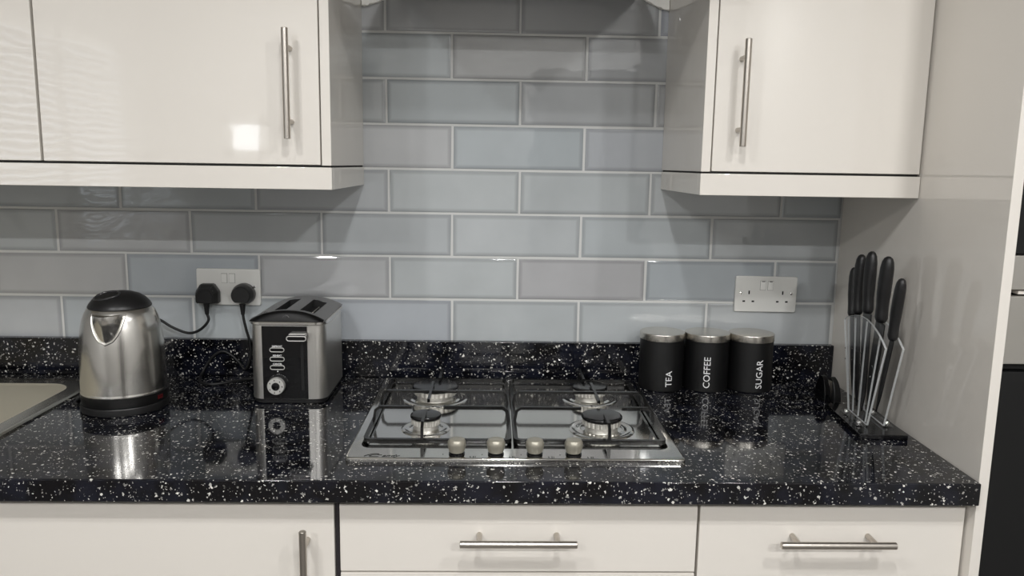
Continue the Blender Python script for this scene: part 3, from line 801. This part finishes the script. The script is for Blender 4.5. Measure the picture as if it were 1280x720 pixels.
# ------------------------------------------------------------------ sockets, plugs, cables
def socket(x, z, tilt, label, rockers):
    s = thing('double_socket', label, 'socket', (x, 0, z), 0, 'double sockets on the tiled wall'); s.rotation_euler = (0, tilt, 0)
    w, h = .0737, .0428
    P = rrect(-w, w, -h, h, .0045, 5); Q = lambda ins: [(p*(1-ins/w), q*(1-ins/h)) for p, q in P]
    bm = bmesh.new()
    loft(bm, [[(p, -.0004, q) for p, q in Q(.0005)], [(p, -.0045, q) for p, q in Q(0)], [(p, -.0066, q) for p, q in Q(.0008)], [(p, -.0078, q) for p, q in Q(.003)]])
    obj('faceplate', bm, M_plate, s, 40)
    for dx in (-.0088, .0092):
        bm = bmesh.new(); box(bm, dx-.0068, dx+.0068, -.0082, -.0074, .0095, .0322, .0003); obj('switch_gap', bm, mat('switch_gap', lin(150, 150, 148), .6), s)
        bm = bmesh.new(); box(bm, dx-.0062, dx+.0062, -.0098, -.0079, .0102, .0315, .0012); k = obj('rocker_switch', bm, M_switch, s, 40)
        if rockers:
            bm = bmesh.new(); box(bm, dx-.0035, dx+.0035, -.0101, -.0096, .0296, .0312); obj('switch_mark', bm, M_dark, k)
    for dx in (-.0605, .0605):
        bm = bmesh.new(); lathe(bm, [(0, .0077), (.0030, .0077), (.0028, .0088), (.0015, .0094), (0, .0095)], 16, M=Matrix.Translation((dx, 0, .0022)) @ RX)
        k = obj('screw', bm, M_chrome, s, 40)
    for c in (-.0405, .0395):
        for x0, x1, z0, z1 in ((-.0016, .0016, -.0004, .0082), (-.0145, -.0083, -.0192, -.0154), (.0072, .0134, -.0192, -.0154)):
            bm = bmesh.new(); box(bm, c+x0, c+x1, -.0081, -.0070, z0, z1); obj('pin_hole', bm, M_dark, s)
    return s
socket(-.517, 1.1090, math.radians(.3), 'white metal double socket with two black plugs above the toaster', False)
socket(.7412, 1.1068, math.radians(.5), 'white metal double socket with empty pin holes above the canisters', True)

def power_plug(kind, x, z, label, cable):
    t = thing('power_lead', label, 'power lead', (0, 0, 0))
    bm = bmesh.new(); y0 = -.0082
    if kind == 'hex':
        out = [(-.0255, -.022), (.0255, -.022), (.0262, .006), (.0145, .0235), (-.0145, .0235), (-.0262, .006)]
        rings = [[(x+p, y0, z+q) for p, q in out], [(x+p, y0-.016, z+q) for p, q in out], [(x+p*.90, y0-.022, z-.001+q*.88) for p, q in out], [(x+p*.74, y0-.0355, z-.003+q*.70) for p, q in out]]
        tt = bmesh.new(); loft(tt, rings); bmesh.ops.remove_doubles(tt, verts=tt.verts, dist=1e-6)
        bmesh.ops.bevel(tt, geom=tt.edges[:], offset=.0018, segments=2, affect='EDGES'); merge(bm, tt)
        box(bm, x-.018, x+.018, y0-.0300, y0-.0235, z+.0085, z+.0105, .0006)
    else:
        out = []
        for k in range(40):
            a = 2*PI*k/40; r = .0258
            p, q = r*math.cos(a), r*math.sin(a)*.98
            q = max(q, -.0195); out.append((p, q))
        rings = [[(x+p*s, y0-d, z+q*s) for p, q in out] for s, d in ((.97, 0), (1, .002), (1, .016), (.97, .020), (.90, .026), (.84, .0335), (.78, .0355))]
        loft(bm, rings)
    body = obj('plug', bm, M_black, t, 35)
    bm = bmesh.new()
    zb = z-.021
    for k in range(5):
        za = zb-.0050*k; r = .0072-.0006*k
        lathe(bm, [(0, 0), (r, 0), (r*1.02, -.0020), (r*.92, -.0036), (r*.90, -.0050), (0, -.0050)], 18, (x, y0-.020, za))
    obj('strain_relief', bm, M_black, body, 35)
    bm = bmesh.new(); tube(bm, [(x, y0-.020, zb-.024)] + cable, .0031, 12, sub=10); obj('cable', bm, M_rubber, t, 60)
    return t
power_plug('hex', -.5615, 1.0945, 'black hexagonal plug in the left of the socket, cable curving to the kettle',
           [(-.5585, -.028, 1.036), (-.567, -.029, 1.022), (-.582, -.029, 1.010), (-.598, -.030, 1.0045), (-.616, -.030, 1.0065), (-.643, -.032, 1.019), (-.664, -.036, 1.034), (-.690, -.045, 1.047), (-.735, -.06, 1.03), (-.765, -.075, .97), (-.772, -.10, .912), (-.772, -.17, .9036), (-.765, -.215, .9036), (-.758, -.250, .9038), (-.745, -.262, .9040)])
power_plug('round', -.4795, 1.0945, 'black rounded plug in the right of the socket, cable dropping behind the toaster',
           [(-.4775, -.028, 1.034), (-.473, -.028, 1.012), (-.467, -.027, .985), (-.466, -.026, .950), (-.480, -.0245, .918), (-.494, -.0243, .934), (-.511, -.0240, .951), (-.531, -.0238, .960), (-.553, -.0240, .948), (-.572, -.0262, .922), (-.577, -.045, .9036), (-.562, -.085, .9036), (-.535, -.104, .9036), (-.505, -.092, .9036), (-.470, -.060, .9036), (-.430, -.045, .9036), (-.400, -.0275, .912)])

# ------------------------------------------------------------------ canisters
def canister(x, y, word, label, toff, tz, size):
    c = thing('storage_canister', label, 'canister', (x, y, WT), 0, 'black storage canisters')
    R = .0498
    bm = bmesh.new(); lathe(bm, [(0, .0002), (R-.002, .0002), (R-.0005, .0012), (R, .003), (R, .1140), (R-.001, .1145), (0, .1145)], 72); obj('body', bm, M_canister, c, 40)
    bm = bmesh.new(); lathe(bm, [(0, .1147), (R+.0008, .1147), (R+.0014, .1155), (R+.0014, .1285), (R+.0005, .1300), (R-.0015, .1306), (0, .1306)], 72); obj('lid', bm, M_lid, c, 40)
    tb = text_bm(word, size, .0001)
    bmesh.ops.subdivide_edges(tb, edges=[e for e in tb.edges if e.calc_length() > .004], cuts=2)
    bmesh.ops.triangulate(tb, faces=tb.faces[:])
    ax = max(v.co.x for v in tb.verts); an = min(v.co.x for v in tb.verts)
    for v in tb.verts:                                # turn to read upwards, then wrap round the body
        u, w_, d_ = -v.co.y, v.co.x-(an), v.co.z
        a = -PI/2 + toff + u/R
        rr = R+.00025+d_
        v.co = Vector((rr*math.cos(a), rr*math.sin(a), tz+w_))
    bm = bmesh.new(); merge(bm, tb); obj('lettering', bm, M_white, c)
va = lambda x: math.atan2(.092-x, 1.75)*-1            # how far each front turns from the viewer's side
canister(.4845, -.0765, 'TEA', 'black canister lettered TEA with steel lid, nearest the hob', .17, .0125, .0208)
canister(.5870, -.0790, 'COFFEE', 'black canister lettered COFFEE with steel lid, in the middle', -.19, .0115, .0208)
canister(.6880, -.0800, 'SUGAR', 'black canister lettered SUGAR with steel lid, nearest the corner', .15, .0115, .0208)

# ------------------------------------------------------------------ knife stand with five knives
TH = math.radians(-5.3)
KC = (.8405, -.332, WT)
ks = thing('knife_stand', 'clear acrylic fan shaped knife stand on a glossy black base', 'knife block', KC, TH)
KM = Matrix.Rotation(TH, 4, 'Z')
bm = bmesh.new(); box(bm, -.045, .045, -.097, .097, .0003, .0105, .0012); obj('base', bm, M_blackg, ks, 40)
# local x = across, local y = -u (u runs towards the room)
prof_s = [(-.045, .0145), (-.108, .190), (-.100, .1960), (-.08, .203), (-.05, .2105), (-.02, .2145), (.01, .2140), (.04, .2085), (.07, .1990), (.092, .189), (.110, .178), (.056, .0145)]
def sheet(x0, x1, P, bev=.0006):
    bm = bmesh.new()
    # polygon in (y,z) extruded along x
    Mx = Matrix(((0, 0, 1, 0), (1, 0, 0, 0), (0, 1, 0, 0), (0, 0, 0, 1)))
    prism(bm, [(-u, z) for u, z in P], x0, x1, 0, M=Mx, mi=0, side_mi=1)
    return bm
for x0 in (-.0175, .0135):
    o = obj('acrylic_sheet', sheet(x0, x0+.004, prof_s), [M_acr, M_acre], ks)
for x0, xo in ((-.0175, -.034), (.0175, .034)):
    bm = bmesh.new()
    a, b = sorted((x0, xo)); box(bm, a, b, -.060, .045, .0107, .0143, .0012)
    obj('foot_flange', bm, [M_acr, M_acre], ks)
    for u in (-.028, .042):
        bm = bmesh.new(); lathe(bm, [(0, .0144), (.0055, .0144), (.0055, .0165), (.0040, .0195), (0, .0200)], 18, ((x0+xo)/2+(.0 if xo > 0 else -.001), -u, 0)); obj('screw', bm, M_chrome, ks, 40)
lines = [(-.0985, -.058, .193), (-.059, -.032, .203), (.002, -.003, .208), (.071, .036, .190)]
for ut, ub, zt in lines:                              # thin slats, their bright edge lines put into a whitish colour
    bm = bmesh.new()
    P0 = [(-.0133, -.0011), (-.0105, -.0011), (-.0105, .0011), (-.0133, .0011)]
    loft(bm, [[(x, -(ub+u), .0147) for x, u in P0], [(x, -(ut+u), zt) for x, u in P0]])
    obj('divider', bm, [M_acre], ks)
    for q in (.55, .67):
        bm = bmesh.new(); u = ub+(ut-ub)*q; z_ = .0147+(zt-.0147)*q
        cyl(bm, (-.0185, -u, z_), (-.0176, -u, z_), .0016, 10); obj('pin', bm, M_chrome, ks)

def knife(u0, z0, u1, z1, w, tipu, tipz, bw, label, depth=.0115, word=None):
    """u0,z0 = foot of the handle, u1,z1 = its top, tip = blade tip; all in the stand's own frame"""
    k = thing('kitchen_knife', label, 'knife', KC, TH, 'knives in the acrylic stand')
    a = Vector((0, -u0, z0)); b = Vector((0, -u1, z1)); ax = (b-a).normalized(); L = (b-a).length
    sd = Vector((0, ax.z, -ax.y))                    # in-plane side
    st = [(0, .55, .62), (.03, .82, .80), (.07, .96, .92), (.14, .86, .9), (.25, .80, .9), (.45, .90, 1), (.65, 1.0, 1.0), (.82, .98, .96), (.92, .82, .82), (.975, .55, .58), (1, .22, .25)]
    loops = []
    for f, sw, sx in st:
        c = a+ax*L*f + sd*(.0025*math.sin(f*PI)); n = 20
        loops.append([(c+sd*(w*sw*math.cos(2*PI*q/n))+Vector((1, 0, 0))*(depth*sx*math.sin(2*PI*q/n)))[:] for q in range(n)])
    bm = bmesh.new(); loft(bm, loops); obj('handle', bm, M_handle, k, 60)
    tip = Vector((0, -tipu, tipz)); d = (tip-a); n = 12
    bm = bmesh.new(); t = bmesh.new(); LV = []
    s2_ = Vector((0, d.normalized().z, -d.normalized().y))
    for x in (-.0010, .0010):
        left, right = [], []
        for q in range(n+1):
            f = q/n; c = a+d*f
            e = bw*(1-max(0, (f-.45)/.55)**2.2); bb = bw*(1-.15*f)*(1-max(0, (f-.8)/.2)**3)
            left.append(t.verts.new(c-s2_*e+Vector((x, 0, 0)))); right.append(t.verts.new(c+s2_*min(bb, e+bw*.4*(1-f))+Vector((x, 0, 0))))
        LV.append((left, right))
    for q in range(n):
        t.faces.new((LV[0][0][q], LV[0][0][q+1], LV[0][1][q+1], LV[0][1][q])); t.faces.new((LV[1][0][q], LV[1][0][q+1], LV[1][1][q+1], LV[1][1][q]))
        t.faces.new((LV[0][0][q], LV[0][0][q+1], LV[1][0][q+1], LV[1][0][q])); t.faces.new((LV[0][1][q], LV[0][1][q+1], LV[1][1][q+1], LV[1][1][q]))
    merge(bm, t); obj('blade', bm, M_blade, k, 40)
    if word:
        tb = text_bm(word, .017, .0001); Mx = Matrix.Translation((-.0013, -(u0*.5+tipu*.5), z0*.53+tipz*.47)) @ Matrix(((0, 0, -1, 0), (-1, 0, 0, 0), (0, 1, 0, 0), (0, 0, 0, 1))) @ Matrix.Rotation(PI/2+math.atan2(u0-tipu, z0-tipz)*-1, 4, 'Z')
        bm = bmesh.new(); merge(bm, tb, 0, Mx); obj('blade_lettering', bm, M_grey, k)
knife(-.1130, .1960, -.1215, .2990, .0105, -.070, .030, .0085, 'slim black handled knife farthest back in the stand, nearest the tiles', .0095)
knife(-.0840, .2065, -.0860, .3300, .0140, -.046, .022, .0150, 'black handled knife second from the back of the stand')
knife(-.0310, .2180, -.0335, .3420, .0145, -.018, .020, .0200, 'tallest black handled knife in the middle of the stand')
knife(.0370, .2140, .0480, .3410, .0150, .012, .020, .0210, 'wide bladed black handled knife second from the front of the stand', .0125)
knife(.0960, .1920, .1150, .3090, .0120, .052, .040, .0080, 'short black handled knife at the front of the stand, tilted outwards', .0100)

# ------------------------------------------------------------------ glossy black gadget behind the knife stand
gd = thing('knife_sharpener', 'small glossy black hand gadget tucked in the corner behind the knife stand', 'sharpener', (.8330, -.170, WT), math.radians(14)); gd.scale = (.72, .72, .9)
def wedge(x0, x1, h, d0, d1, yo):
    bm = bmesh.new(); n = 10; loops = []
    for k in range(n+1):
        f = k/n; z_ = .0005+h*f; w = math.sqrt(max(.02, 1-f**2.4)); sl = .004*f
        loops.append([(x, y, z_) for x, y in rrect(x0+(x1-x0)*.5-(x1-x0)*.5*(1-.35*f*f), x0+(x1-x0)*.5+(x1-x0)*.5*(1-.35*f*f), yo-d0*w+sl, yo+d1*w+sl, .003*w+.0005, 4)])
    loft(bm, loops); return bm
obj('housing', wedge(-.0255, -.0035, .060, .025, .025, 0), M_blackg, gd, 40)
obj('grip', wedge(.0005, .0255, .056, .030, .022, -.006), M_black, gd, 40)
bm = bmesh.new(); box(bm, -.0075, .0035, -.018, .020, .002, .050, .002); obj('wheel_slot', bm, M_bar, gd, 40)

# ------------------------------------------------------------------ lights: ceiling downlights and room fill
def area(x, y, z, size, power, col=(1, .995, .99)):
    l = bpy.data.lights.new('downlight', 'AREA'); l.shape = 'DISK'; l.size = size; l.energy = power; l.color = col
    o = bpy.data.objects.new('downlight', l); COL.objects.link(o); o.location = (x, y, z); return o
for x, y, p in ((-.75, -1.75, 11.5), (.16, -1.60, 12), (1.05, -1.75, 11.5), (-1.0, -3.2, 24), (.16, -3.2, 22), (1.1, -3.2, 34)):
    area(x, y, 2.392, .10, p)
w = bpy.data.worlds.new('World'); S.world = w; w.use_nodes = True
w.node_tree.nodes['Background'].inputs[0].default_value = (.8, .85, .9, 1); w.node_tree.nodes['Background'].inputs[1].default_value = .3

# ------------------------------------------------------------------ camera
cam = bpy.data.cameras.new('Camera'); co = bpy.data.objects.new('Camera', cam); COL.objects.link(co)
cam.sensor_width = 36; cam.lens = 984.75/1280*36; cam.clip_start = .02
a, b, c = 1.415200, -.0267117, .0159963
co.matrix_world = Matrix.Translation((.09222, -1.82854, 1.40046)) @ Matrix.Rotation(b, 4, 'Z') @ Matrix.Rotation(a, 4, 'X') @ Matrix.Rotation(c, 4, 'Z')
S.camera = co
S.view_settings.view_transform = 'Standard'; S.view_settings.look = 'None'
S.view_settings.gamma = 1; S.view_settings.use_curve_mapping = False
S.view_settings.exposure = -.05
